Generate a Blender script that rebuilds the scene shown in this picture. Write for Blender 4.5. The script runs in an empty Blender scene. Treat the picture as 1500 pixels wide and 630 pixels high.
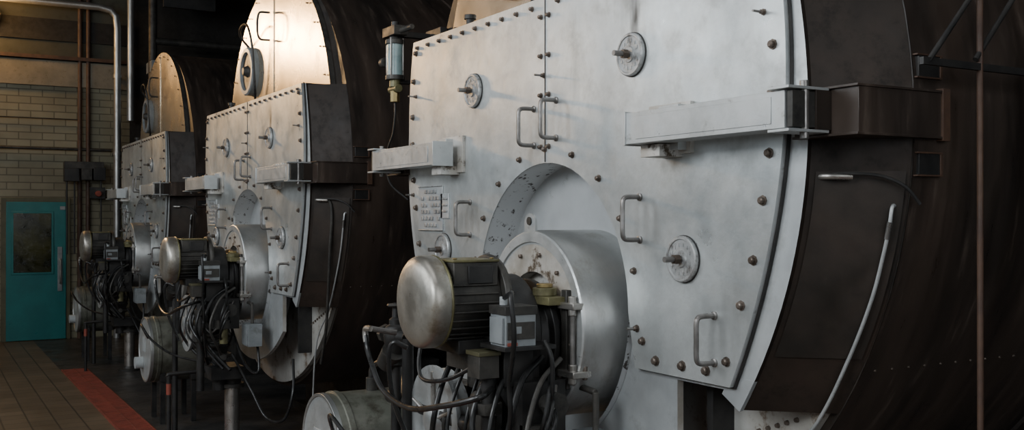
import bpy, math, random
import numpy as np
from mathutils import Vector, Matrix
random.seed(4)
scene = bpy.context.scene
EYE = 1.7
FX = 2.2
# ---------------------------------------------------------------- materials
def mk(name, base, base2=None, rough=0.5, metal=0.0, scale=3.0, stretch=(1,1,1), lo=0.4, hi=0.65,
       grime=None, gscale=14.0, glo=0.55, ghi=0.75, bump=0.05, rvar=0.15, detail=6, soot=None, spec=None):
    m = bpy.data.materials.new(name); m.use_nodes = True
    nt = m.node_tree; N = nt.nodes; L = nt.links
    b = N['Principled BSDF']
    if spec is not None: b.inputs['Specular IOR Level'].default_value = spec
    tc = N.new('ShaderNodeTexCoord'); mp = N.new('ShaderNodeMapping')
    mp.inputs['Scale'].default_value = stretch
    L.new(tc.outputs['Object'], mp.inputs['Vector'])
    n1 = N.new('ShaderNodeTexNoise'); n1.inputs['Scale'].default_value = scale
    n1.inputs['Detail'].default_value = detail; n1.inputs['Roughness'].default_value = 0.62
    L.new(mp.outputs[0], n1.inputs['Vector'])
    r1 = N.new('ShaderNodeValToRGB'); r1.color_ramp.elements[0].position = lo; r1.color_ramp.elements[1].position = hi
    L.new(n1.outputs['Fac'], r1.inputs['Fac'])
    r1.color_ramp.elements[0].color = (*base, 1); r1.color_ramp.elements[1].color = (*(base2 or base), 1)
    col = r1.outputs['Color']
    n2 = N.new('ShaderNodeTexNoise'); n2.inputs['Scale'].default_value = gscale
    n2.inputs['Detail'].default_value = 8; n2.inputs['Roughness'].default_value = 0.7
    L.new(mp.outputs[0], n2.inputs['Vector'])
    if grime:
        r2 = N.new('ShaderNodeValToRGB'); r2.color_ramp.elements[0].position = glo; r2.color_ramp.elements[1].position = ghi
        L.new(n2.outputs['Fac'], r2.inputs['Fac'])
        mx = N.new('ShaderNodeMixRGB'); mx.inputs[2].default_value = (*grime, 1)
        L.new(r2.outputs['Color'], mx.inputs[0]); L.new(col, mx.inputs[1]); col = mx.outputs[0]
    for (cy,cz,sy,sz,st,c2) in (soot or []):
        sb = N.new('ShaderNodeVectorMath'); sb.operation='SUBTRACT'; sb.inputs[1].default_value=(0,cy,cz)
        L.new(tc.outputs['Object'], sb.inputs[0])
        ml = N.new('ShaderNodeVectorMath'); ml.operation='MULTIPLY'; ml.inputs[1].default_value=(0,1/sy,1/sz)
        L.new(sb.outputs[0], ml.inputs[0])
        ln = N.new('ShaderNodeVectorMath'); ln.operation='LENGTH'; L.new(ml.outputs[0], ln.inputs[0])
        ns = N.new('ShaderNodeTexNoise'); ns.inputs['Scale'].default_value=26; ns.inputs['Detail'].default_value=5
        ms = N.new('ShaderNodeMapping'); ms.inputs['Scale'].default_value=(1,1.6,.35); L.new(tc.outputs['Object'], ms.inputs[0]); L.new(ms.outputs[0], ns.inputs['Vector'])
        ad = N.new('ShaderNodeMath'); ad.operation='ADD'; L.new(ln.outputs['Value'], ad.inputs[0]); L.new(ns.outputs['Fac'], ad.inputs[1])
        mrr = N.new('ShaderNodeMapRange'); mrr.inputs[1].default_value=.55; mrr.inputs[2].default_value=1.35; mrr.inputs[3].default_value=st; mrr.inputs[4].default_value=0
        L.new(ad.outputs[0], mrr.inputs[0])
        mx = N.new('ShaderNodeMixRGB'); mx.inputs[2].default_value=(*c2,1); L.new(mrr.outputs[0], mx.inputs[0]); L.new(col, mx.inputs[1]); col=mx.outputs[0]
    L.new(col, b.inputs['Base Color'])
    mr = N.new('ShaderNodeMapRange'); mr.inputs[1].default_value=.3; mr.inputs[2].default_value=.7
    mr.inputs[3].default_value = max(0.05, rough-rvar); mr.inputs[4].default_value = min(1, rough+rvar)
    L.new(n2.outputs['Fac'], mr.inputs[0]); L.new(mr.outputs[0], b.inputs['Roughness'])
    b.inputs['Metallic'].default_value = metal
    if bump:
        bp = N.new('ShaderNodeBump'); bp.inputs['Strength'].default_value = bump; bp.inputs['Distance'].default_value = 0.02
        L.new(n2.outputs['Fac'], bp.inputs['Height']); L.new(bp.outputs[0], b.inputs['Normal'])
    return m

def brickmat(name, c1, c2, mortar, bw, bh, ms, rot=None, rough=0.5, offset=0.5):
    m = bpy.data.materials.new(name); m.use_nodes = True
    nt = m.node_tree; N = nt.nodes; L = nt.links; b = N['Principled BSDF']
    tc = N.new('ShaderNodeTexCoord'); mp = N.new('ShaderNodeMapping')
    if rot: mp.inputs['Rotation'].default_value = rot
    L.new(tc.outputs['Object'], mp.inputs['Vector'])
    br = N.new('ShaderNodeTexBrick'); br.inputs['Scale'].default_value = 1.0
    br.inputs['Brick Width'].default_value = bw; br.inputs['Row Height'].default_value = bh
    br.inputs['Mortar Size'].default_value = ms; br.offset = offset
    br.inputs['Color1'].default_value = (*c1, 1); br.inputs['Color2'].default_value = (*c2, 1); br.inputs['Mortar'].default_value = (*mortar, 1)
    L.new(mp.outputs[0], br.inputs['Vector'])
    n = N.new('ShaderNodeTexNoise'); n.inputs['Scale'].default_value = 1.6; n.inputs['Detail'].default_value = 6
    L.new(tc.outputs['Object'], n.inputs['Vector'])
    rp = N.new('ShaderNodeValToRGB'); rp.color_ramp.elements[0].position = .3; rp.color_ramp.elements[1].position = .7
    rp.color_ramp.elements[0].color = (.55, .53, .5, 1); rp.color_ramp.elements[1].color = (1, 1, 1, 1)
    L.new(n.outputs['Fac'], rp.inputs['Fac'])
    mx = N.new('ShaderNodeMixRGB'); mx.blend_type = 'MULTIPLY'; mx.inputs[0].default_value = 1
    L.new(br.outputs['Color'], mx.inputs[1]); L.new(rp.outputs[0], mx.inputs[2])
    L.new(mx.outputs[0], b.inputs['Base Color']); b.inputs['Roughness'].default_value = rough
    bp = N.new('ShaderNodeBump'); bp.inputs['Strength'].default_value = .4; bp.inputs['Distance'].default_value = .01; bp.invert = True
    L.new(br.outputs['Fac'], bp.inputs['Height']); L.new(bp.outputs[0], b.inputs['Normal'])
    return m

def emit(name, col, s):
    m = bpy.data.materials.new(name); m.use_nodes = True
    b = m.node_tree.nodes['Principled BSDF']; b.inputs['Base Color'].default_value = (*col, 1)
    b.inputs['Emission Color'].default_value = (*col, 1); b.inputs['Emission Strength'].default_value = s
    return m

SOOT=[(-.60,EYE+.70,.045,.16,.9,(.03,.028,.025)),(-.56,EYE+.80,.12,.18,.35,(.12,.12,.12)),(.12,EYE+.25,.10,.12,.4,(.2,.19,.17)),
      (-.22,EYE+.55,.05,.35,.35,(.25,.27,.25)),(-1.12,EYE+-.30,.1,.25,.3,(.25,.25,.24)),(.6,EYE+.05,.12,.1,.3,(.22,.22,.2)),(-1.15,EYE+.65,.12,.14,.25,(.3,.3,.3)),(.62,EYE+.5,.25,.06,.3,(.3,.31,.31))]
PLATE = mk('aluminium_paint', (.36,.385,.39), (.80,.83,.82), rough=.38, metal=.65, scale=1.5, lo=.34, hi=.66, grime=(.30,.31,.30), gscale=4.5, glo=.50, ghi=.86, bump=.10, rvar=.13, detail=12, soot=SOOT)
SILVER = mk('silver_paint', (.44,.465,.48), (.70,.73,.73), rough=.42, metal=.55, scale=2.2, lo=.32, hi=.7, grime=(.28,.29,.28), gscale=7, glo=.54, ghi=.84, bump=.05, rvar=.12)
SILVER_W = mk('worn_silver', (.54,.56,.56), (.40,.42,.42), rough=.40, metal=.55, scale=5, grime=(.16,.15,.13), gscale=16, glo=.60, ghi=.76, bump=.08)
PORT = mk('port_cast_metal', (.36,.37,.37), (.50,.51,.51), rough=.42, metal=.55, scale=14, grime=(.14,.13,.12), gscale=30, glo=.5, ghi=.7, bump=.15)
SILVER_D = mk('dirty_silver', (.60,.59,.56), (.38,.35,.30), rough=.5, metal=.3, scale=5, grime=(.10,.075,.05), gscale=9, glo=.56, ghi=.63, bump=.1)
CRES = mk('bare_lower_shell', (.58,.58,.55), (.40,.38,.34), rough=.5, metal=.3, scale=3, grime=(.16,.11,.07), gscale=6, glo=.54, ghi=.62, bump=.1)
SPECK = mk('speckled_collar', (.52,.54,.55), (.60,.62,.63), rough=.5, metal=.25, scale=3, grime=(.06,.052,.046), gscale=24, glo=.57, ghi=.62)
RECB = mk('recess_back_paint', (.50,.52,.53), (.42,.44,.45), rough=.45, metal=.3, scale=3, grime=(.2,.19,.18), gscale=8, glo=.6, ghi=.8)
GALV = mk('barrel_steel', (.38,.39,.385), (.54,.55,.54), rough=.38, metal=.8, scale=3, stretch=(1,1,.6), grime=(.25,.23,.19), gscale=7, glo=.55, ghi=.8, rvar=.1)
SHELL = mk('shell_rusty_black', (.020,.016,.014), (.078,.055,.042), rough=.40, scale=1.5, stretch=(2.8,.5,.5), lo=.36, hi=.70, grime=(.13,.10,.078), gscale=6, glo=.58, ghi=.80, bump=.08)
BOXSIDE = mk('box_side_dark', (.014,.011,.009), (.040,.028,.021), rough=.55, scale=2.5, lo=.35, hi=.7, grime=(.008,.007,.006), gscale=9, glo=.5, ghi=.7, spec=.25)
PANELM = mk('access_panel_dark', (.020,.017,.014), (.042,.032,.026), rough=.50, scale=3.5, grime=(.07,.055,.045), gscale=9, glo=.62, ghi=.8, spec=.3)
ANN = mk('cover_ring_black', (.012,.010,.008), (.026,.018,.013), rough=.5, scale=2.5, grime=(.035,.022,.015), gscale=9)
COPPER = mk('flue_door_metal', (.74,.66,.54), (.54,.47,.37), rough=.25, metal=.88, scale=1.3, lo=.35, hi=.65, grime=(.42,.34,.24), gscale=3, glo=.52, ghi=.8, rvar=.06, bump=.03)
BLACK = mk('black_iron', (.012,.012,.012), (.03,.028,.026), rough=.5, scale=8)
RUBBER = mk('black_rubber', (.01,.01,.01), (.02,.02,.02), rough=.35, scale=20)
DKGREY = mk('dark_grey_casting', (.035,.034,.031), (.075,.07,.062), rough=.5, metal=.3, scale=9, grime=(.01,.01,.01), gscale=15)
OLIVE = mk('olive_stain', (.11,.10,.05), (.20,.185,.09), rough=.45, metal=.3, scale=12, grime=(.05,.04,.02))
BRONZE = mk('steel_bolt', (.10,.078,.062), (.20,.165,.14), rough=.42, metal=.6, scale=20)
HANDLE = mk('handle_steel', (.19,.18,.17), (.28,.27,.26), rough=.38, metal=.75, scale=20)
CHROME = mk('bare_steel', (.50,.48,.45), (.38,.36,.33), rough=.35, metal=.9, scale=15)
COWL = mk('cowl_aluminium', (.36,.34,.30), (.50,.48,.43), rough=.40, metal=.8, scale=6, grime=(.15,.11,.06), gscale=8, glo=.52, ghi=.74)
GREY = mk('grey_enamel', (.20,.22,.23), (.28,.30,.31), rough=.4, scale=8, grime=(.1,.1,.09))
PALE = mk('pale_enamel', (.42,.45,.46), (.32,.34,.34), rough=.4, scale=6, grime=(.16,.14,.12))
REDP = mk('red_paint', (.30,.065,.042), (.20,.048,.033), rough=.6, scale=7, grime=(.12,.06,.04), gscale=10)
BRASS = mk('brass', (.35,.27,.12), (.25,.19,.09), rough=.4, metal=.8, scale=12)
DRUM = mk('drum_dirty_green', (.13,.135,.11), (.26,.26,.22), rough=.42, metal=.35, scale=4, grime=(.05,.045,.03), gscale=9, glo=.5, ghi=.7)
GLASS = mk('sight_glass', (.22,.33,.34), (.33,.44,.45), rough=.2, scale=6, grime=(.12,.15,.14))
RUSTPIPE = mk('rust_pipe', (.055,.030,.02), (.09,.048,.028), rough=.6, scale=9)
TEAL = mk('teal_paint', (.008,.14,.14), (.012,.18,.175), rough=.4, scale=3)
WINDK = mk('dark_window', (.010,.012,.006), (.05,.05,.012), rough=.2, scale=2.5)
BROWNFR = mk('door_frame_paint', (.08,.075,.04), (.12,.11,.06), rough=.5, scale=5)
CONC = mk('concrete_band', (.17,.155,.12), (.24,.215,.165), rough=.8, scale=3, grime=(.10,.09,.06))
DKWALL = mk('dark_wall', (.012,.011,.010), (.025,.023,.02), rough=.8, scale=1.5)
UPWALL = mk('upper_wall_paint', (.045,.045,.03), (.075,.07,.048), rough=.7, scale=1.2, grime=(.03,.027,.02), gscale=5)
FLOORC = mk('dark_concrete', (.030,.030,.030), (.065,.06,.055), rough=.45, scale=2, grime=(.012,.012,.012), gscale=6)
BRICK = brickmat('glazed_brick', (.29,.27,.18), (.25,.23,.15), (.14,.125,.08), .30, .10, .008, rot=(math.radians(90),0,0))
TILE = brickmat('brown_tile', (.20,.145,.095), (.155,.115,.077), (.07,.056,.042), .2, .2, .007, rough=.42, offset=0)
CEIL = mk('ceiling_dark', (.015,.015,.014), (.03,.03,.027), rough=.9, scale=1)

# ---------------------------------------------------------------- mesh builder
class MB:
    def __init__(s): s.v=[]; s.f=[]; s.m=[]; s.mats=[]
    def mi(s, mat):
        if mat not in s.mats: s.mats.append(mat)
        return s.mats.index(mat)
    def add(s, vs, fs, mat):
        o=len(s.v); s.v += [tuple(v) for v in vs]; i=s.mi(mat)
        for f in fs: s.f.append([o+k for k in f]); s.m.append(i)
    def box(s, x0,x1,y0,y1,z0,z1, mat):
        x0,x1=sorted((x0,x1)); y0,y1=sorted((y0,y1)); z0,z1=sorted((z0,z1))
        v=[(x0,y0,z0),(x1,y0,z0),(x1,y1,z0),(x0,y1,z0),(x0,y0,z1),(x1,y0,z1),(x1,y1,z1),(x0,y1,z1)]
        s.add(v,[(0,3,2,1),(4,5,6,7),(0,1,5,4),(1,2,6,5),(2,3,7,6),(3,0,4,7)],mat)
    def lathe(s, o, axis, prof, mat, n=32, cap0=True, cap1=True):
        o=Vector(o); a=Vector(axis).normalized()
        t=Vector((0,0,1)) if abs(a.z)<.9 else Vector((1,0,0))
        e1=a.cross(t).normalized(); e2=a.cross(e1)
        vs=[];fs=[]
        for (d,r) in prof:
            for k in range(n):
                an=2*math.pi*k/n; vs.append(o+a*d+(e1*math.cos(an)+e2*math.sin(an))*max(r,1e-4))
        for j in range(len(prof)-1):
            for k in range(n):
                k2=(k+1)%n; fs.append((j*n+k,(j+1)*n+k,(j+1)*n+k2,j*n+k2))
        if cap0: fs.append(tuple(range(n)))
        if cap1: fs.append(tuple((len(prof)-1)*n+k for k in reversed(range(n))))
        s.add(vs,fs,mat)
    def cyl(s,p0,p1,r,mat,n=16,r1=None):
        p0=Vector(p0);p1=Vector(p1);d=p1-p0
        s.lathe(p0,d,[(0,r),(d.length,r if r1 is None else r1)],mat,n)
    def ball(s,c,r,mat,n=14):
        s.lathe(c,(0,0,1),[(-r*math.cos(math.pi*k/8),r*math.sin(math.pi*k/8)) for k in range(9)],mat,n)
    def tube(s,pts,r,mat,n=10,smooth=True,sub=8):
        P=[Vector(p) for p in pts]
        if smooth and len(P)>2:
            Q=[P[0]*2-P[1]]+P+[P[-1]*2-P[-2]]; R=[]
            for i in range(1,len(Q)-2):
                for k in range(sub):
                    t=k/sub; a,b,c,d=Q[i-1:i+3]
                    R.append(.5*((2*b)+(c-a)*t+(2*a-5*b+4*c-d)*t*t+(3*b-a-3*c+d)*t**3))
            R.append(P[-1]); P=R
        ref=None; vs=[];fs=[]
        for i,p in enumerate(P):
            T=(P[min(i+1,len(P)-1)]-P[max(i-1,0)]).normalized()
            if ref is None:
                ref=T.cross(Vector((0,0,1)) if abs(T.z)<.9 else Vector((1,0,0))).normalized()
            else: ref=(ref-T*ref.dot(T)).normalized()
            b=T.cross(ref)
            for k in range(n):
                an=2*math.pi*k/n; vs.append(p+(ref*math.cos(an)+b*math.sin(an))*r)
        for i in range(len(P)-1):
            for k in range(n):
                k2=(k+1)%n; fs.append((i*n+k,i*n+k2,(i+1)*n+k2,(i+1)*n+k))
        fs.append(tuple(reversed(range(n)))); fs.append(tuple((len(P)-1)*n+k for k in range(n)))
        s.add(vs,fs,mat)
    def prism(s, out, x0, x1, mf, ms=None, mb=None):
        n=len(out); ms=ms or mf
        A=[(x0,u,z) for u,z in out]; B=[(x1,u,z) for u,z in out]
        s.add(A,[tuple(range(n))],mf); s.add(B,[tuple(reversed(range(n)))],mb or ms)
        s.add(A+B,[(k,k+n,(k+1)%n+n,(k+1)%n) for k in range(n)],ms)
    def obj(s,name,parent=None,loc=(0,0,0),bevel=0.0,sharp=35):
        me=bpy.data.meshes.new(name); me.from_pydata(s.v,[],s.f)
        for m in s.mats: me.materials.append(m)
        me.polygons.foreach_set('material_index',s.m)
        import bmesh
        bm=bmesh.new(); bm.from_mesh(me); bmesh.ops.recalc_face_normals(bm,faces=bm.faces); bm.to_mesh(me); bm.free()
        me.polygons.foreach_set('use_smooth',[True]*len(me.polygons))
        me.set_sharp_from_angle(angle=math.radians(sharp)); me.update()
        ob=bpy.data.objects.new(name,me); scene.collection.objects.link(ob); ob.location=loc
        if parent: ob.parent=parent
        if bevel:
            b=ob.modifiers.new('bevel','BEVEL'); b.width=bevel; b.segments=2; b.limit_method='ANGLE'; b.angle_limit=math.radians(50)
            b.use_clamp_overlap=True
        return ob
def empty(name,loc):
    e=bpy.data.objects.new(name,None); e.location=loc; e.empty_display_size=.2; scene.collection.objects.link(e); return e

Z=lambda h: EYE+h
# ---------------------------------------------------------------- boiler
def fit(tab,deg=3):
    c=np.polyfit([a for a,b in tab],[b for a,b in tab],deg); return lambda h: float(np.polyval(c,h))
hwP=fit([(.9,1.28),(.64,1.31),(.4,1.335),(.2,1.32),(0,1.275),(-.26,1.20),(-.53,1.09)])
hwF=fit([(.9,1.30),(.63,1.36),(.29,1.395),(0,1.365),(-.3,1.27),(-.6,1.11)])
HC,HR=-.335,.56
def outline(hw,top,bot,leg,hr,n=26):
    o=[]
    for k in range(n+1):
        h=top+(bot-top)*k/n; o.append((-hw(h),Z(h)))
    o.append((-leg,Z(bot)))
    m=36
    for k in range(m+1):
        a=math.pi-math.pi*k/m; o.append((hr*math.cos(a),Z(HC+hr*math.sin(a))))
    o.append((leg,Z(bot)))
    for k in range(n+1):
        h=bot+(top-bot)*k/n; o.append((hw(h),Z(h)))
    return o
SC,SR=.286,1.58

def build_boiler(yb):
    E=empty('steam_boiler',(FX,yb,0)); R=[]
    b=MB()
    b.lathe((0,0,Z(SC)),(1,0,0),[(.246,SR-.001),(.2461,.3)],ANN,96,False,True)
    prof=[(.246,SR),(1.3,SR),(1.305,SR+.012),(1.36,SR+.012),(1.365,SR),(2.9,SR),(2.905,SR+.012),(2.96,SR+.012),(2.965,SR),(5.6,SR)]
    b.lathe((0,0,Z(SC)),(1,0,0),prof,SHELL,n=128,cap0=False)
    seg=[]
    hcut=-.46; a0=math.asin((hcut-SC)/(SR-.03))
    for k in range(41):
        a=math.pi-a0+( (2*math.pi+a0)-(math.pi-a0))*k/40
        seg.append(((SR-.03)*math.cos(a),Z(SC+(SR-.03)*math.sin(a))))
    b.prism(seg,.215,.246,CRES,CRES)
    for k in range(46):
        x=.30+k*.075; uu=-math.sqrt(SR**2-(-.46-SC)**2)
        b.ball((x,uu,Z(-.46)),.005,BRONZE,8)
    for s in (-1,1):
        for k in range(9):
            b.lathe((.215,s*(1.16-k*.042),Z(-.64-.016*k)),(-1,0,0),[(0,.009),(.010,.007)],BRONZE,8)
        b.box(.12,.215,s*.84,s*.87,Z(-.95),Z(-.56),BLACK)
    for x in (.8,3.6):
        b.box(x,x+.35,-1.0,1.0,.06,Z(SC-SR)+.25,BLACK); b.box(x-.06,x+.41,-1.15,1.15,0,.06,BLACK)
    R.append(b.obj('shell',E))
    b=MB()
    for s in (-1,1):
        A=[];n=30
        for k in range(n+1):
            h=.89+(-.6-.89)*k/n; ra=math.sqrt((SR-.006)**2-(h-SC)**2)
            A.append((.035,s*(hwF(h)+.001),Z(h))); A.append((.245,s*ra,Z(h))); A.append((.245,s*(hwF(h)-.02),Z(h)))
        F=[]
        for k in range(n):
            i=3*k; F.append((i,i+1,i+4,i+3)); F.append((i+1,i+2,i+5,i+4))
        F.append((0,1,2)); F.append((3*n,3*n+1,3*n+2))
        b.add(A,F,BOXSIDE)
        q=[];m=12
        for k in range(m+1):
            h=.135+(-.42-.135)*k/m; ra=math.sqrt((SR-.006)**2-(h-SC)**2)
            for t in (.06,.95):
                q.append((.035+.210*t-.003,s*(hwF(h)+.001+(ra-hwF(h))*t+.004),Z(h)))
        b.add(q,[(2*k,2*k+1,2*k+3,2*k+2) for k in range(m)],PANELM)
    R.append(b.obj('side_shrouds',E))
    b=MB(); b.prism(outline(hwF,.9,-.545,.585,HR+.01),.022,.24,SILVER,BOXSIDE)
    for s in (-1,1):
        o=[(s*(hwF(h)),Z(h)) for h in np.linspace(-.50,-.605,5)]+[(s*(hwF(h)-.11),Z(h)) for h in (-.56,-.50)]
        b.prism(o,.021,.035,SILVER)
    R.append(b.obj('reversal_chamber_box',E,bevel=.004))
    b=MB(); b.prism(outline(lambda h:hwP(h)+.008,.905,-.535,.6,HR+.004),.012,.0205,BLACK,BLACK)
    R.append(b.obj('gasket',E))
    b=MB(); b.prism(outline(hwP,.9,-.53,.6,HR),-.004,.014,PLATE,SILVER_W)
    b.box(-.007,-.0035,-.003,.003,Z(.228),Z(.9),BLACK)
    R.append(b.obj('front_cover_plate',E,bevel=.003))
    o=[(-.80,Z(-.45))]
    for k in range(25):
        u=-.80+1.6*k/24; o.append((u,Z(.2-math.sqrt(1.28**2-u*u))))
    o+=[(.80,Z(-.45)),(HR+.003,Z(-.45))]
    a0=math.asin((-.45-HC)/HR)
    for k in range(33):
        a=a0-(math.pi+2*a0)*k/32; o.append((HR*math.cos(a),Z(HC+HR*math.sin(a))))
    b=MB(); b.prism(o,.024,.05,SILVER,SILVER_D,BLACK)
    R.append(b.obj('lower_front_plate',E,bevel=.003))
    b=MB(); b.lathe((0,0,Z(HC)),(1,0,0),[(.0,HR-.001),(.15,HR-.001)],SPECK,64,False,False)
    b.lathe((0,0,Z(HC)),(1,0,0),[(.15,HR),(.18,HR)],RECB,64)
    R.append(b.obj('furnace_recess',E))
    b=MB()
    def bolt(u,h,r=.013,stud=False,x=-.004):
        b.lathe((x,u,Z(h)),(-1,0,0),[(0,r*1.3),(.004,r*1.3),(.0041,r*.9),(.014,r*.9),(.017,r*.6)],BRONZE,8)
        if stud: b.cyl((x-.015,u,Z(h)),(x-.045,u,Z(h)),r*.5,HANDLE,8)
    hs=np.linspace(.84,-.45,9)
    for i,h in enumerate(hs):
        for s in (-1,1):
            bolt(s*(hwP(h)-.05),h+(.02 if i%2 else 0),.0125)
    for u in np.linspace(.1,1.22,10):
        bolt(-u,.865,.009); bolt(u,.865,.009)
    for u in (.72,.86,.98): bolt(u,-.49,.014); bolt(-u,-.49,.014)
    for k in range(11):
        a=math.radians(-5+190*k/10); bolt((HR+.055)*math.cos(a),HC+(HR+.055)*math.sin(a),.0105,stud=(k in (0,10)))
    for s in (-1,1): bolt(s*.645,-.43,.012)
    for h in (.82,.66,.50,.29):
        bolt(.03,h,.009); bolt(-.03,h,.009)
    bolt(.01,.58,.009,True)
    for u,h in ((-1.24,.62),(1.24,.62),(.9,.3),(1.27,.12)): bolt(u,h,.008,True)
    for k in range(15):
        a=math.radians(18+144*k/14); bolt(1.25*math.cos(a),.594+1.25*math.sin(a),.006,x=.2)
    R.append(b.obj('bolts',E))
    b=MB()
    for u,h in ((-.587,.582),(.61,.582),(-.87,-.135),(.92,-.150)):
        b.lathe((-.004,u,Z(h)),(-1,0,0),[(0,.080),(.004,.080)],BLACK,36)
        b.lathe((-.006,u,Z(h)),(-1,0,0),[(0,.077),(.013,.077),(.017,.073),(.017,.067),(.013,.064),(.013,.030),(.018,.027),(.018,.018)],PORT,36)
        b.cyl((-.018,u,Z(h)),(-.088,u,Z(h)),.010,HANDLE,10); b.cyl((-.030,u,Z(h)),(-.050,u,Z(h)),.017,BRONZE,6)
        for k in range(14):
            if k in (0,7): continue
            a=2*math.pi*k/14
            b.box(-.021,-.016,u+.049*math.cos(a)-.004,u+.049*math.cos(a)+.004,Z(h+.049*math.sin(a))-.006,Z(h+.049*math.sin(a))+.006,PORT)
    R.append(b.obj('inspection_ports',E))
    b=MB()
    for u,h in ((.085,.375),(-.085,.395),(.65,.0),(-.63,.0),(-1.02,-.385),(1.05,-.385)):
        hh=.075; r=.0088
        pts=[(-.002,u,Z(h+hh)),(-.055,u,Z(h+hh)),(-.074,u,Z(h+hh-.006)),(-.080,u,Z(h+hh-.025)),(-.080,u,Z(h)),(-.080,u,Z(h-hh+.025)),(-.074,u,Z(h-hh+.006)),(-.055,u,Z(h-hh)),(-.002,u,Z(h-hh))]
        b.tube(pts,r,HANDLE,10,sub=4)
        for q in (hh,-hh): b.lathe((-.004,u,Z(h+q)),(-1,0,0),[(0,.014),(.006,.014),(.008,.010)],HANDLE,12)
    R.append(b.obj('grab_handles',E))
    b=MB()
    for s in (-1,1):
        b.box(-.15,-.055,s*.74,s*1.47,Z(.248),Z(.352),SILVER_W)
        b.box(-.155,-.05,s*.735,s*.745,Z(.243),Z(.357),SILVER_W)
        b.box(-.152,-.150,s*.80,s*1.42,Z(.262),Z(.338),SILVER_W)
        b.box(-.055,-.004,s*.80,s*.90,Z(.225),Z(.375),SILVER_W)
        b.box(-.10,-.004,s*.76,s*.86,Z(.205),Z(.245),SILVER_D)
        b.box(-.02,-.004,s*.70,s*.92,Z(.215),Z(.385),SILVER_D)
        b.box(-.165,-.01,s*1.42,s*1.50,Z(.355),Z(.363),SILVER_W); b.box(-.165,-.01,s*1.42,s*1.50,Z(.237),Z(.245),SILVER_W)
        b.cyl((-.09,s*1.485,Z(.22)),(-.09,s*1.485,Z(.38)),.013,HANDLE,12)
        b.box(-.145,-.03,s*1.475,s*1.495,Z(.25),Z(.35),DKGREY)
        b.box(-.06,.0,s*1.40,s*1.50,Z(.245),Z(.355),BOXSIDE)
        b.box(.0,.36,s*1.36,s*1.595,Z(.235),Z(.36),SHELL)
        b.box(-.01,.37,s*1.36,s*1.60,Z(.36),Z(.367),SHELL); b.box(-.01,.37,s*1.36,s*1.60,Z(.228),Z(.235),SHELL)
        b.box(.34,.372,s*1.36,s*1.602,Z(.222),Z(.373),RUSTPIPE)
        for h0 in (.405,.125):
            b.box(.26,.35,s*1.5,s*1.583,Z(h0),Z(h0)+.06,BLACK)
            b.box(.25,.36,s*1.5,s*1.586,Z(h0)-.005,Z(h0),RUSTPIPE); b.box(.25,.36,s*1.5,s*1.586,Z(h0)+.06,Z(h0)+.065,RUSTPIPE)
            b.box(.35,.36,s*1.5,s*1.586,Z(h0),Z(h0)+.06,RUSTPIPE)
    R.append(b.obj('davit_arms',E,bevel=.003))
    b=MB()
    b.box(-.010,-.004,.93,1.20,Z(-.06),Z(.16),SILVER); b.box(-.010,-.004,.86,.95,Z(0.0),Z(.12),SILVER)
    for k in range(6):
        h=.135-k*.033
        for j in range(6):
            if (k*7+j*3)%5: b.box(-.016,-.009,1.16-j*.036,1.16-j*.036-.024,Z(h-.012),Z(h+.006),PORT)
    for k in range(3): b.box(-.016,-.009,.875,.925,Z(.09-k*.03),Z(.10-k*.03),PORT)
    for q in ((.93,1.2,.155,.16),(.93,1.2,-.06,-.055)): b.box(-.015,-.009,q[0],q[1],Z(q[2]),Z(q[3]),PORT)
    R.append(b.obj('cast_name_plate',E,bevel=.0015))
    b=MB(); o=[]; c,r=.594,1.30; a0=math.asin((.90-c)/r)
    for k in range(61):
        a=a0+(math.pi-2*a0)*k/60; o.append((r*math.cos(a),Z(c+r*math.sin(a))))
    b.prism(o,.205,.244,COPPER,DKGREY)
    b.box(.198,.206,-.008,.008,Z(.9),Z(c+r-.01),COPPER)
    R.append(b.obj('flue_door',E,bevel=.003))
    b=MB()
    b.lathe((.205,.60,Z(1.22)),(-1,0,0),[(0,.20),(.05,.20),(.06,.19),(.06,.16),(.04,.155)],GREY,40,cap1=False)
    b.lathe((.205,.60,Z(1.22)),(-1,0,0),[(.04,.157),(.04,.05),(.06,.04),(.08,.03)],DKGREY,40)
    b.tube([(.2,.66,Z(1.42)),(.12,.66,Z(1.52)),(.10,.55,Z(1.58)),(.10,.38,Z(1.56)),(.12,.32,Z(1.40)),(.14,.32,Z(1.15)),(.16,.36,Z(.98)),(.19,.5,Z(.96))],.010,RUBBER)
    b.tube([(.19,.06,Z(1.4)),(.10,.06,Z(1.42)),(.10,.06,Z(1.6)),(.19,.06,Z(1.62))],.009,BLACK)
    b.cyl((.10,0.85,Z(.90)),(.10,0.85,Z(.96)),.02,BLACK); b.cyl((.10,0.85,Z(.96)),(.10,0.85,Z(.98)),.03,DKGREY)
    R.append(b.obj('flue_door_fittings',E))
    b=MB()
    b.tube([(.235,-1.50,Z(.02)),(.22,-1.53,Z(.035)),(.205,-1.535,Z(.03)),(.200,-1.53,Z(-.02)),(.20,-1.51,Z(-.10)),(.20,-1.465,Z(-.24)),(.195,-1.385,Z(-.42)),(.19,-1.265,Z(-.63)),(.18,-1.05,Z(-.9)),(.18,-.95,.1)],.0055,SILVER_W)
    b.cyl((.200,-1.532,Z(-.01)),(.201,-1.52,Z(-.06)),.008,HANDLE)
    b.tube([(.06,-1.40,Z(.12)),(.06,-1.43,Z(.125)),(.10,-1.475,Z(.128)),(.16,-1.535,Z(.12)),(.21,-1.575,Z(.09)),(.25,-1.595,Z(.04))],.005,BLACK)
    b.tube([(.06,-1.39,Z(.12)),(.06,-1.435,Z(.12)),(.11,-1.475,Z(.118))],.009,CHROME)
    R.append(b.obj('side_impulse_hose',E))
    return E,R

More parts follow.
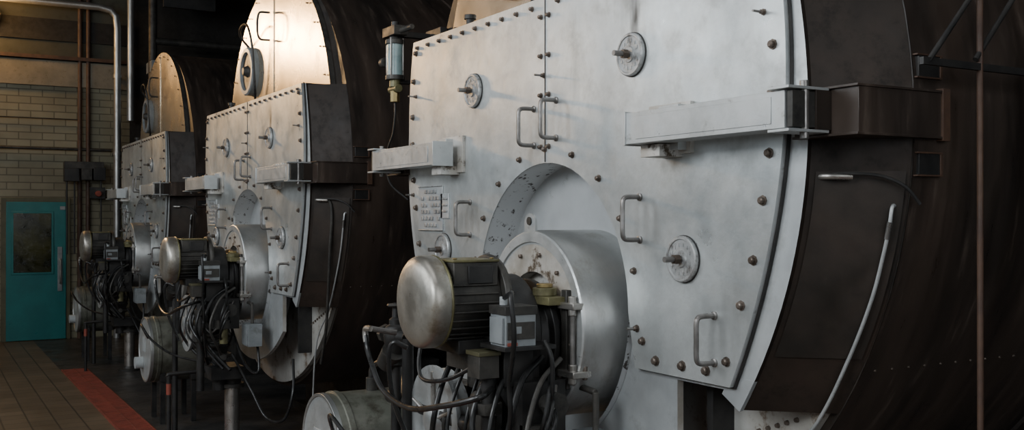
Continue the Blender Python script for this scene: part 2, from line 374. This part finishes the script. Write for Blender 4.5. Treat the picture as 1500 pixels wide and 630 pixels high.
# ---------------------------------------------------------------- burner
BU,BH=-.14,-.405
def build_burner(yb):
    E=empty('gas_burner',(FX,yb,0)); R=[]
    b=MB()
    b.lathe((0,BU,Z(BH)),(-1,0,0),[(-.15,.36),(.142,.36),(.15,.356)],GALV,72,cap1=False)
    b.lathe((0,BU,Z(BH)),(-1,0,0),[(.15,.356),(.155,.35),(.155,.315),(.148,.312),(.148,.305)],SILVER_W,72,False,False)
    b.lathe((0,BU,Z(BH)),(-1,0,0),[(.148,.306),(.146,.20),(.10,.195)],SILVER_D,72,False,True)
    for k in range(12):
        a=2*math.pi*k/12+.2
        b.lathe((-.146,BU+.27*math.cos(a),Z(BH+.27*math.sin(a))),(-1,0,0),[(0,.009),(.012,.009),(.014,.006)],BRONZE,6)
    o=[(BU+.02-.04,Z(BH+.35)),(BU+.02+.04,Z(BH+.35))]+[(BU+.02+.04*math.cos(a),Z(BH+.39)+.035*math.sin(a)) for a in np.linspace(0,math.pi,12)]
    b.prism(o,-.150,-.140,SILVER_W)
    b.lathe((-.151,BU+.02,Z(BH+.395)),(-1,0,0),[(0,.016),(.004,.016)],DKGREY,16)
    R.append(b.obj('windbox_barrel',E))
    b=MB()
    b.lathe((-.10,BU-.02,Z(BH-.04)),(-1,0,0),[(0,.19),(.07,.19),(.072,.215),(.095,.215),(.097,.18),(.16,.17)],BLACK,40)
    b.lathe((-.21,BU,Z(BH-.02)),(-1,0,0),[(0,.17),(.03,.215),(.13,.215),(.15,.18)],BLACK,40)
    b.box(-.34,-.24,BU-.20,BU+.05,Z(BH-.26),Z(BH-.02),BLACK)
    b.box(-.33,-.15,BU-.02,BU+.2,Z(BH-.3),Z(BH-.1),DKGREY)
    b.cyl((-.20,BU-.17,Z(BH+.12)),(-.20,BU-.17,Z(BH+.15)),.045,OLIVE,20); b.cyl((-.20,BU-.17,Z(BH+.15)),(-.20,BU-.17,Z(BH+.165)),.03,BRASS,20)
    b.box(-.24,-.16,BU-.26,BU-.12,Z(BH+.09),Z(BH+.12),OLIVE)
    for h in (-.315,-.56):
        b.box(-.19,-.11,BU-.345,BU-.24,Z(h)-.012,Z(h)+.012,CHROME)
        b.cyl((-.17,BU-.31,Z(h)-.035),(-.17,BU-.31,Z(h)+.035),.016,CHROME,12)
        b.cyl((-.13,BU-.33,Z(h)-.02),(-.13,BU-.33,Z(h)+.03),.010,BRONZE,8)
    b.cyl((-.17,BU-.31,Z(-.60)),(-.17,BU-.31,Z(-.28)),.010,HANDLE,12)
    b.box(-.17,-.148,BU-.27,BU-.235,Z(-.62),Z(-.26),DKGREY)
    R.append(b.obj('burner_head',E,bevel=.003))
    b=MB()
    A=(0,BU,Z(-.303))
    b.lathe(A,(-1,0,0),[(.36,.135),(.37,.142),(.57,.142),(.575,.13)],DKGREY,48)
    for k in range(28):
        a=2*math.pi*k/28; c,s=math.cos(a),math.sin(a)
        b.box(-.565,-.38,BU+.147*c-.004,BU+.147*c+.004,Z(-.303)+.147*s-.004,Z(-.303)+.147*s+.004,DKGREY)
    b.lathe(A,(-1,0,0),[(.33,.165),(.345,.17),(.36,.165),(.362,.14)],DKGREY,48)
    b.lathe(A,(-1,0,0),[(.566,.158),(.570,.170),(.576,.170),(.580,.166)],OLIVE,48)
    b.lathe(A,(-1,0,0),[(.576,.165),(.584,.169),(.625,.168),(.640,.163),(.652,.150),(.661,.125),(.667,.09),(.670,.05),(.671,.0)],COWL,56)
    b.box(-.555,-.375,BU-.13,BU+.08,Z(-.245),Z(-.158),DKGREY); b.box(-.56,-.37,BU-.135,BU+.085,Z(-.158),Z(-.148),OLIVE)
    b.box(-.50,-.40,BU-.139,BU-.130,Z(-.235),Z(-.17),BLACK)
    for x in (-.54,-.39): b.cyl((x,BU-.11,Z(-.148)),(x,BU-.11,Z(-.142)),.008,BRASS,8)
    b.box(-.52,-.34,BU-.10,BU+.10,Z(-.49),Z(-.44),BLACK)
    b.box(-.46,-.30,BU-.16,BU+.12,Z(-.56),Z(-.49),DKGREY)
    R.append(b.obj('fan_motor',E,bevel=.003))
    b=MB()
    u0,u1=-.46,-.35
    b.box(-.45,-.33,u0,u1,Z(-.445),Z(-.335),GREY); b.box(-.455,-.325,u0-.004,u1+.004,Z(-.335),Z(-.305),DKGREY)
    b.box(-.46,-.448,u0+.01,u1-.01,Z(-.435),Z(-.345),GREY)
    b.box(-.445,-.405,u0-.004,u0,Z(-.442),Z(-.43),REDP); b.box(-.445,-.335,u0-.004,u0,Z(-.42),Z(-.36),DKGREY)
    b.box(-.43,-.39,u0-.006,u0-.003,Z(-.40),Z(-.375),GREY)
    b.cyl((-.42,-.39,Z(-.305)),(-.42,-.39,Z(-.275)),.014,PALE,12)
    b.box(-.46,-.25,u0-.01,u1+.06,Z(-.46),Z(-.445),BLACK)
    b.box(-.40,-.28,-.36,-.2,Z(-.60),Z(-.43),BLACK)
    b.box(-.50,-.42,-.36,-.27,Z(-.565),Z(-.475),DKGREY); b.box(-.505,-.415,-.365,-.265,Z(-.485),Z(-.47),BROWNFR)
    R.append(b.obj('control_boxes',E,bevel=.004))
    b=MB()
    b.cyl((-.43,-.30,Z(-.56)),(-.43,-.30,Z(-1.25)),.028,BLACK); b.cyl((-.43,-.30,Z(-.66)),(-.43,-.30,Z(-.70)),.05,DKGREY,8)
    b.cyl((-.43,-.30,Z(-.85)),(-.43,-.30,Z(-.89)),.05,DKGREY,8)
    b.cyl((-.25,-.12,Z(-.6)),(-.25,-.12,Z(-1.28)),.05,BLACK); b.lathe((-.25,-.12,Z(-.95)),(0,0,1),[(-.1,.05),(-.08,.09),(-.06,.09),(-.05,.06),(0,.085),(.05,.06),(.06,.09),(.08,.09),(.1,.05)],DKGREY,20)
    b.cyl((-.15,-.11,0.0),(-.15,-.11,Z(-1.24)),.055,CHROME,24); b.lathe((-.15,-.11,Z(-1.27)),(0,0,1),[(0,.09),(.03,.09),(.031,.065),(.12,.065)],DKGREY,20)
    b.lathe((-.15,-.11,0),(0,0,1),[(0,.12),(.02,.12),(.021,.07),(.05,.06)],DKGREY,20)
    b.box(-.34,-.1,-.26,.02,Z(-1.19),Z(-1.1),BLACK)
    b.box(-.36,-.18,-.42,-.12,Z(-.80),Z(-.58),BLACK); b.lathe((-.38,-.22,Z(-.72)),(-1,0,0),[(0,.09),(.05,.09),(.06,.07)],DKGREY,24)
    b.cyl((-.26,-.48,Z(-.66)),(-.26,-.10,Z(-.66)),.035,DKGREY); b.cyl((-.26,-.49,Z(-.66)),(-.26,-.46,Z(-.66)),.05,DKGREY,8)
    b.cyl((-.30,-.45,Z(-.9)),(-.30,-.45,Z(-.74)),.03,OLIVE); b.box(-.36,-.27,-.50,-.40,Z(-.79),Z(-.73),DKGREY)
    b.cyl((-.40,.65,Z(-.78)),(-.40,-.30,Z(-.78)),.03,BLACK); b.cyl((-.30,.62,Z(-1.0)),(-.30,-.45,Z(-1.0)),.022,DKGREY)
    vu,vx=.50,-.44
    b.cyl((vx,vu,Z(-.62)),(vx,vu,0.02),.022,BLACK)
    b.lathe((vx,vu,Z(-.5)),(0,0,1),[(-.13,.022),(-.12,.04),(-.09,.04),(-.085,.03),(-.06,.045),(0,.055),(.04,.045),(.05,.03),(.07,.03),(.08,.018),(.14,.014)],BLACK,20)
    b.lathe((vx,vu,Z(-.375)),(0,0,1),[(0,.035),(.006,.04),(.012,.035)],DKGREY,16)
    b.cyl((vx,vu-.12,Z(-.5)),(vx,vu+.13,Z(-.5)),.026,BLACK); b.cyl((vx,vu+.09,Z(-.5)),(vx,vu+.12,Z(-.5)),.04,DKGREY,8)
    b.cyl((vx,vu-.12,Z(-.5)),(vx,vu-.12,Z(-.9)),.024,BLACK); b.cyl((vx-.02,vu-.02,Z(-.56)),(vx-.02,vu+.04,Z(-.62)),.05,DKGREY,14)
    b.lathe((-.36,.16,Z(-.80)),(-1,0,0),[(0,.20),(.05,.20),(.055,.215),(.07,.215),(.072,.17),(.06,.15),(.06,.06),(.09,.05),(.1,.03)],SILVER_W,40)
    for k in range(5):
        a=k*2*math.pi/5+.3; b.cyl((-.43,.16,Z(-.80)),(-.43,.16+.19*math.cos(a),Z(-.80)+.19*math.sin(a)),.008,CHROME,8)
    b.box(-.33,-.25,-.02,.3,Z(-.95),Z(-.66),DKGREY)
    b.cyl((-.60,-.05,0),(-.60,-.05,Z(-1.17)),.016,BLACK); b.tube([(-.60,-.05,Z(-1.19)),(-.60,-.05,Z(-1.165)),(-.585,-.05,Z(-1.15)),(-.3,-.06,Z(-1.14))],.016,BLACK,sub=4)
    b.cyl((-.60,-.05,Z(-1.30)),(-.60,-.05,Z(-1.22)),.019,REDP)
    R.append(b.obj('gas_train',E,bevel=.002))
    b=MB()
    b.tube([(-.60,.40,Z(-.452)),(-.60,.45,Z(-.457)),(-.60,.44,Z(-.50)),(-.60,.41,Z(-.56)),(-.60,.27,Z(-.68)),(-.60,.01,Z(-.714)),(-.60,-.28,Z(-.66)),(-.55,-.45,Z(-.61)),(-.45,-.36,Z(-.60))],.011,RUBBER)
    b.tube([(-.60,.38,Z(-.450)),(-.60,.44,Z(-.455)),(-.60,.45,Z(-.475)),(-.60,.44,Z(-.51))],.0125,CHROME,sub=5)
    b.tube([(-.5,.36,Z(-.47)),(-.60,.38,Z(-.45))],.012,HANDLE)
    b.tube([(-.42,-.38,Z(-.285)),(-.43,-.46,Z(-.26)),(-.47,-.53,Z(-.27)),(-.47,-.55,Z(-.41)),(-.46,-.50,Z(-.557)),(-.45,-.49,Z(-.675)),(-.43,-.42,Z(-.85)),(-.40,-.35,Z(-1.0))],.009,RUBBER)
    b.tube([(-.5,.25,Z(-.52)),(-.55,.28,Z(-.50)),(-.56,.30,Z(-.58)),(-.53,.31,Z(-.75)),(-.45,.3,Z(-.95))],.010,RUBBER)
    b.tube([(-.40,.16,Z(-.45)),(-.46,.2,Z(-.5)),(-.5,.12,Z(-.62)),(-.5,-.1,Z(-.6)),(-.45,-.25,Z(-.53))],.008,RUBBER)
    b.tube([(-.30,-.47,Z(-.43)),(-.30,-.52,Z(-.5)),(-.28,-.48,Z(-.68)),(-.2,-.3,Z(-.85)),(-.2,-.1,Z(-1.0))],.008,RUBBER)
    b.tube([(-.2,-.3,Z(-1.0)),(-.1,-.45,Z(-1.25)),(-.05,-.65,Z(-1.42)),(-.0,-.9,Z(-1.40)),(.05,-.95,Z(-1.2)),(.10,-.8,Z(-1.0))],.010,RUBBER)
    b.tube([(-.2,-.2,Z(-.75)),(-.15,-.45,Z(-1.05)),(-.1,-.62,Z(-1.1)),(-.08,-.55,Z(-.95)),(-.08,-.5,Z(-.9))],.010,RUBBER)
    b.tube([(-.3,-.1,Z(-.6)),(-.38,-.2,Z(-.75)),(-.38,-.42,Z(-.82)),(-.3,-.5,Z(-.7)),(-.22,-.42,Z(-.6))],.006,HANDLE)
    b.tube([(-.57,.9,Z(-.98)),(-.66,.7,Z(-.85)),(-.62,.5,Z(-.95)),(-.5,.3,Z(-1.05)),(-.3,.0,Z(-1.1))],.009,RUBBER)
    # bundle of flexible conduits drooping below the fan housing
    rr=random.Random(11)
    for k in range(9):
        u=-.5+.075*k; x=-.30-.03*(k%4); d=rr.uniform(.02,.12)
        b.tube([(x+.08,u+.05,Z(-.50)),(x-.04,u,Z(-.58)),(x-.10-d*.3,u-.04,Z(-.70-d)),(x-.05,u+rr.uniform(-.12,.12),Z(-.86-d)),(x+.05,u+rr.uniform(-.2,.2),Z(-1.08))],rr.choice((.007,.009,.011)),RUBBER if k%4 else DKGREY)
    for k in range(3):
        b.tube([(-.22,-.38,Z(-.55-.05*k)),(-.30,-.50-.02*k,Z(-.60-.05*k)),(-.34,-.52,Z(-.72-.05*k)),(-.30,-.35,Z(-.84-.04*k)),(-.36,-.1,Z(-.88-.04*k))],.008,RUBBER)
    R.append(b.obj('hoses',E))
    b=MB()
    b.box(-.16,-.06,-.59,-.43,Z(-.92),Z(-.76),GREY); b.box(-.168,-.16,-.58,-.44,Z(-.91),Z(-.77),GREY)
    b.cyl((-.11,-.51,Z(-.76)),(-.11,-.51,Z(-.62)),.012,DKGREY); b.cyl((-.11,-.51,Z(-.62)),(-.13,-.3,Z(-.6)),.012,DKGREY)
    R.append(b.obj('junction_box',E,bevel=.003))
    return E,R

def build_drum(yb):
    E=empty('expansion_drum',(FX,yb,0)); b=MB()
    u,h=1.107,-1.098
    b.lathe((0,u,Z(h)),(-1,0,0),[(.10,.20),(.12,.262),(.15,.27),(.47,.27),(.472,.278),(.50,.278),(.502,.27),(.54,.27),(.545,.262)],DRUM,56,cap1=False)
    b.lathe((0,u,Z(h)),(-1,0,0),[(.545,.264),(.555,.255),(.556,.0)],SILVER_W,56,False,False)
    b.lathe((0,u,Z(h)),(-1,0,0),[(.535,.272),(.56,.272),(.561,.258),(.55,.256)],GALV,56,False,False)
    b.box(-.559,-.556,u-.02,u+.10,Z(h)-.02,Z(h)+.10,PALE)
    b.cyl((-.556,u+.10,Z(h-.12)),(-.62,u+.10,Z(h-.12)),.05,PALE,20)
    b.cyl((-.3,u,Z(h+.26)),(-.3,u,Z(h+.33)),.03,DKGREY)
    b.tube([(-.3,u,Z(h+.33)),(-.3,u-.02,Z(h+.38)),(-.3,u-.15,Z(h+.42)),(-.32,u-.4,Z(h+.4)),(-.4,u-.6,Z(h+.32))],.018,BLACK)
    for x in (-.45,-.2):
        for s in (-.18,.18): b.box(x-.02,x+.02,u+s-.02,u+s+.02,0,Z(h)-.16,BLACK)
        b.box(x-.025,x+.025,u-.22,u+.22,Z(h)-.25,Z(h)-.205,BLACK)
    ob=b.obj('drum_body',E,bevel=.002)
    return E,[ob]

YB=[3.52,7.86,12.20]
for fn in (build_boiler,build_burner,build_drum):
    E,R=fn(YB[0])
    for i,y in enumerate(YB[1:]):
        E2=empty(E.name.split('.')[0],(FX,y,0))
        for o in R:
            c=o.copy(); c.parent=E2; scene.collection.objects.link(c)

# ---------------------------------------------------------------- sight glass by near boiler
E=empty('water_gauge',(FX,YB[0]+1.52,0)); b=MB()
b.cyl((0,0,Z(.76)),(0,0,Z(.94)),.042,GLASS,24)
for h in (.75,.94): b.lathe((0,0,Z(h)),(0,0,1),[(-.012,.052),(.012,.052),(.014,.035),(.03,.03)],DKGREY,16)
for a in range(4):
    c,s=.048*math.cos(a*1.57+.7),.048*math.sin(a*1.57+.7); b.cyl((c,s,Z(.74)),(c,s,Z(.96)),.005,CHROME,6)
b.box(-.04,.04,-.08,.08,Z(.97),Z(1.02),DKGREY); b.cyl((0,0,Z(.96)),(0,0,Z(1.05)),.02,BLACK); b.cyl((0,-.22,Z(.99)),(0,.08,Z(.99)),.014,DKGREY)
b.cyl((0,.0,Z(.70)),(0,0,Z(.74)),.03,OLIVE); b.cyl((0,-.05,Z(.69)),(0,.05,Z(.69)),.022,OLIVE); b.cyl((0,0,Z(.62)),(0,0,Z(.68)),.026,BRASS,8)
b.cyl((-.03,.06,Z(.84)),(-.03,.1,Z(.84)),.025,DKGREY)
b.tube([(0,0,Z(.63)),(0,.0,Z(.55)),(0,.03,Z(.45)),(0,.10,Z(.36)),(.02,.12,Z(.2)),(.1,.05,Z(.1))],.006,BLACK)
b.box(0,.24,-.02,.02,Z(.97),Z(1.0),BLACK); b.box(0,.24,-.02,.02,Z(.72),Z(.74),BLACK); b.box(.20,.24,-.14,.04,Z(.70),Z(1.02),BLACK)
b.obj('gauge_body',E,bevel=.002)

E=empty('pipe_rack',(0,0,0)); b=MB()
b.cyl((2.61,1.85,0),(2.61,1.85,4.5),.009,RUSTPIPE); b.box(2.36,2.95,1.843,1.857,2.12,2.14,BLACK)
b.cyl((2.388,1.85,2.13),(2.75,1.85,2.52),.008,BLACK); b.cyl((2.59,1.85,2.15),(2.95,1.85,2.55),.008,BLACK)
b.cyl((2.61,1.85,.98),(2.61,1.85,1.02),.015,RUSTPIPE,8); b.cyl((2.61,1.85,.9),(2.61,1.85,.93),.017,RUSTPIPE,8)
b.cyl((2.92,1.85,0),(2.92,1.85,4.5),.02,BLACK)
b.obj('pipes',E)
E=empty('side_conduit',(FX,YB[1],0)); b=MB()
b.tube([(.10,-1.42,Z(.1)),(.10,-1.45,Z(.12)),(.13,-1.475,Z(.10)),(.14,-1.475,Z(0)),(.14,-1.44,Z(-.2)),(.16,-1.35,Z(-.5)),(.18,-1.25,Z(-.75)),(.2,-1.1,Z(-1.0))],.010,DKGREY)
b.obj('conduit',E)

# ---------------------------------------------------------------- room
YW=15.7
def simple(name,fn,bevel=0):
    b=MB(); fn(b); return b.obj(name,None,bevel=bevel)
def f(b):
    b.box(-4,1.38,-3,YW,-.2,0,TILE); b.box(1.38,9,-3,YW,-.2,0,FLOORC)
simple('floor',f)
simple('ceiling',lambda b:(b.box(-4,9,-3,YW,6.5,6.6,CEIL),[b.box(-4,9,y,y+.25,6.2,6.5,CEIL) for y in (1,4.5,8,11.5,14.5)]))
simple('wall_back',lambda b:(b.box(-4,2.66,YW,YW+.2,0,3.56,BRICK),b.box(2.66,9,YW,YW+.2,0,6.5,DKWALL),b.box(-4,2.66,YW,YW+.2,3.91,6.5,UPWALL)))  # section right of the brick: shade behind the boilers put into near-black colour
simple('trim_1',lambda b:(b.box(-4,2.66,YW-.06,YW,3.56,3.91,CONC),b.box(-4,2.66,YW-.10,YW,3.93,3.98,RUSTPIPE),b.box(-4,2.66,YW-.04,YW,4.2,4.5,DKWALL)))
simple('wall_right',lambda b:b.box(9,9.2,-3,YW,0,6.5,DKWALL))
simple('wall_front',lambda b:b.box(-4,9,-3.2,-3,0,6.5,DKWALL))
simple('wall_left',lambda b:b.box(-4.2,-4,-3,YW,0,6.5,BRICK))
PANE=emit('daylight_pane',(.8,.9,1),1.5)
for i,y in enumerate((1.2,5.6,10.0)):
    def f(b,y=y):
        b.box(-3.99,-3.97,y-1.4,y+1.4,2.0,5.4,PANE)
        for k in range(5): b.box(-3.99,-3.92,y-1.4+.7*k-.03,y-1.4+.7*k+.03,2,5.4,DKGREY)
        for k in range(5): b.box(-3.99,-3.92,y-1.43,y+1.43,2+.85*k-.03,2+.85*k+.03,DKGREY)
    simple('window_%d'%(i+1),f)
def f(b):
    b.box(-1.6,3.0,-2.99,-2.97,1.4,4.6,PANE)
    for k in range(6): b.box(-1.6+.92*k-.03,-1.6+.92*k+.03,-2.99,-2.92,1.4,4.6,DKGREY)
    for k in range(5): b.box(-1.63,3.03,-2.99,-2.92,1.4+.8*k-.03,1.4+.8*k+.03,DKGREY)
simple('window_4',f)  # added glowing window behind the camera, goes with the fill on the shell
E=empty('door_1',(0,0,0)); b=MB()
b.box(.98,1.86,YW-.05,YW-.001,0,1.99,BROWNFR); b.box(1.04,1.80,YW-.07,YW-.04,.01,1.93,TEAL)
b.box(1.10,1.64,YW-.085,YW-.07,.92,1.80,TEAL); b.box(1.13,1.61,YW-.088,YW-.08,.95,1.77,WINDK)
b.box(1.69,1.75,YW-.085,YW-.07,.68,1.30,GREY); b.tube([(1.72,YW-.08,.8),(1.72,YW-.13,.82),(1.72,YW-.13,1.1),(1.72,YW-.08,1.12)],.012,CHROME)
b.box(1.72,1.79,YW-.085,YW-.07,1.82,1.87,GREY)
b.obj('leaf',E,bevel=.004)
E=empty('silver_wall_pipe',(0,0,0)); b=MB()
b.tube([(-3.5,YW-.25,4.69),(2.2,YW-.25,4.69),(2.36,YW-.25,4.66),(2.43,YW-.25,4.58),(2.45,YW-.25,4.4),(2.45,YW-.25,0.0)],.05,GALV,16,smooth=False)
b.cyl((2.63,YW-.25,3.1),(2.63,YW-.25,6.2),.05,GALV)
for z in (1.2,2.6,3.7): b.lathe((2.45,YW-.25,z),(0,0,1),[(0,.06),(.05,.06)],GALV,16); b.box(2.42,2.48,YW-.2,YW,z,z+.04,DKGREY)
b.obj('pipe',E)
E=empty('brown_conduit',(0,0,0)); b=MB()
for x in (1.98,2.09): b.cyl((x,YW-.05,0),(x,YW-.05,6.2),.03,RUSTPIPE)
b.cyl((-3.5,YW-.05,2.68),(2.4,YW-.05,2.68),.02,DKGREY); b.cyl((-3.5,YW-.05,3.1),(2.0,YW-.05,3.1),.008,DKGREY)
b.obj('conduit',E)
E=empty('electrical_switch_box',(0,0,0)); b=MB()
b.box(1.76,2.28,YW-.22,YW-.09,2.40,2.50,DKGREY); b.box(1.76,1.95,YW-.24,YW-.09,2.22,2.40,BLACK); b.box(1.98,2.12,YW-.24,YW-.09,2.24,2.40,DKGREY); b.box(2.14,2.3,YW-.24,YW-.09,2.24,2.42,BLACK)
b.cyl((2.2,YW-.2,2.05),(2.2,YW-.28,2.05),.04,REDP); b.box(2.1,2.3,YW-.2,YW-.09,1.98,2.14,DKGREY)
for x in (1.8,1.9,2.25): b.cyl((x,YW-.15,1.2),(x,YW-.15,2.3),.012,BLACK)
b.obj('boxes',E,bevel=.004)
def f(b):
    b.box(1.38,1.64,-1.0,12.4,0,.006,REDP)
    for k in range(268): b.box(1.39,1.63,-1+.05*k,-1+.05*k+.022,.006,.016,REDP)
    for x in (1.38,1.505,1.63): b.box(x,x+.012,-1,12.4,.006,.018,REDP)
simple('red_floor_grating',f)
def f(b):
    b.cyl((3.4,-2,4.9),(3.4,15.4,4.9),.14,BLACK,20); b.cyl((3.0,-2,5.4),(3.0,15.4,5.4),.07,DKGREY)
    for k in range(9): b.box(2.9,3.6,-1.5+2*k,-1.44+2*k,4.6,6.1,BLACK)
    b.cyl((2.85,15.0,0),(2.85,15.0,6.1),.06,DKGREY); b.cyl((2.85,15.0,4.2),(5,15.0,4.2),.05,DKGREY)
    b.box(2.8,3.2,14.8,15.2,3.75,3.9,GREY)
simple('overhead_pipework',f)

LG=emit('lamp_glass',(1,.5,.14),25)
for x,z,en,sp in ((.84,4.46,26,0),(.25,4.5,14,420),(-.42,4.35,14,420)):
    E=empty('bulkhead_lamp',(x,YW-.3,z)); b=MB()
    b.ball((0,0,0),.10,LG,20); b.lathe((0,0,0),(0,1,0),[(.05,.11),(.1,.13),(.24,.13)],DKGREY,20)
    for k in range(4):
        a=k*math.pi/4; c,s=math.cos(a)*.115,math.sin(a)*.115
        b.tube([(c,.06,s),(c*.9,-.06,s*.9),(0,-.125,0),(-c*.9,-.06,-s*.9),(-c,.06,-s)],.006,DKGREY,6)
    b.obj('lamp_body',E)
    l=bpy.data.lights.new('lamp','POINT'); l.energy=en; l.color=(1,.58,.22); l.shadow_soft_size=.14
    o=bpy.data.objects.new('lamp_light',l); o.parent=E; o.location=(0,-.30,0); scene.collection.objects.link(o)
    if sp:
        l=bpy.data.lights.new('lamp_beam','SPOT'); l.energy=sp; l.color=(1,.60,.26); l.shadow_soft_size=.16
        l.spot_size=math.radians(60); l.spot_blend=.8
        o=bpy.data.objects.new('lamp_beam',l); o.parent=E; o.location=(0,-.32,0)
        d=Vector((2.45,7.9,3.8))-Vector((x,YW-.62,z)); o.rotation_euler=d.to_track_quat('-Z','Y').to_euler()
        scene.collection.objects.link(o)

def area(name,loc,rot,sx,sy,e,col):
    l=bpy.data.lights.new(name,'AREA'); l.shape='RECTANGLE'; l.size=sx; l.size_y=sy; l.energy=e; l.color=col
    o=bpy.data.objects.new(name,l); o.location=loc; o.rotation_euler=rot; scene.collection.objects.link(o)
for i,(y,e) in enumerate(((1.2,290),(5.6,190),(10.0,85))):
    area('window_daylight',(-3.85,y,3.9),(0,math.radians(-78),0),3.0,2.6,e,(.93,.97,1))
area('window_daylight',(.7,-2.85,3.0),(math.radians(82),0,0),4.4,3.0,50,(1,.95,.88))  # added fill from behind the camera, brightens the near side of the shells
area('skylight_daylight',(0.3,2.5,6.0),(0,math.radians(-15),0),2.0,5,55,(.97,.98,1))  # area light hung overhead, below a closed ceiling

w=bpy.data.worlds.new('World'); scene.world=w; w.use_nodes=True
w.node_tree.nodes['Background'].inputs[0].default_value=(.5,.55,.6,1); w.node_tree.nodes['Background'].inputs[1].default_value=.02

cam=bpy.data.cameras.new('Camera'); cam.lens=36; cam.sensor_width=36
co=bpy.data.objects.new('Camera',cam); co.location=(0,0,EYE); co.rotation_euler=(math.radians(90.19),0,math.radians(-30.1))
scene.collection.objects.link(co); scene.camera=co
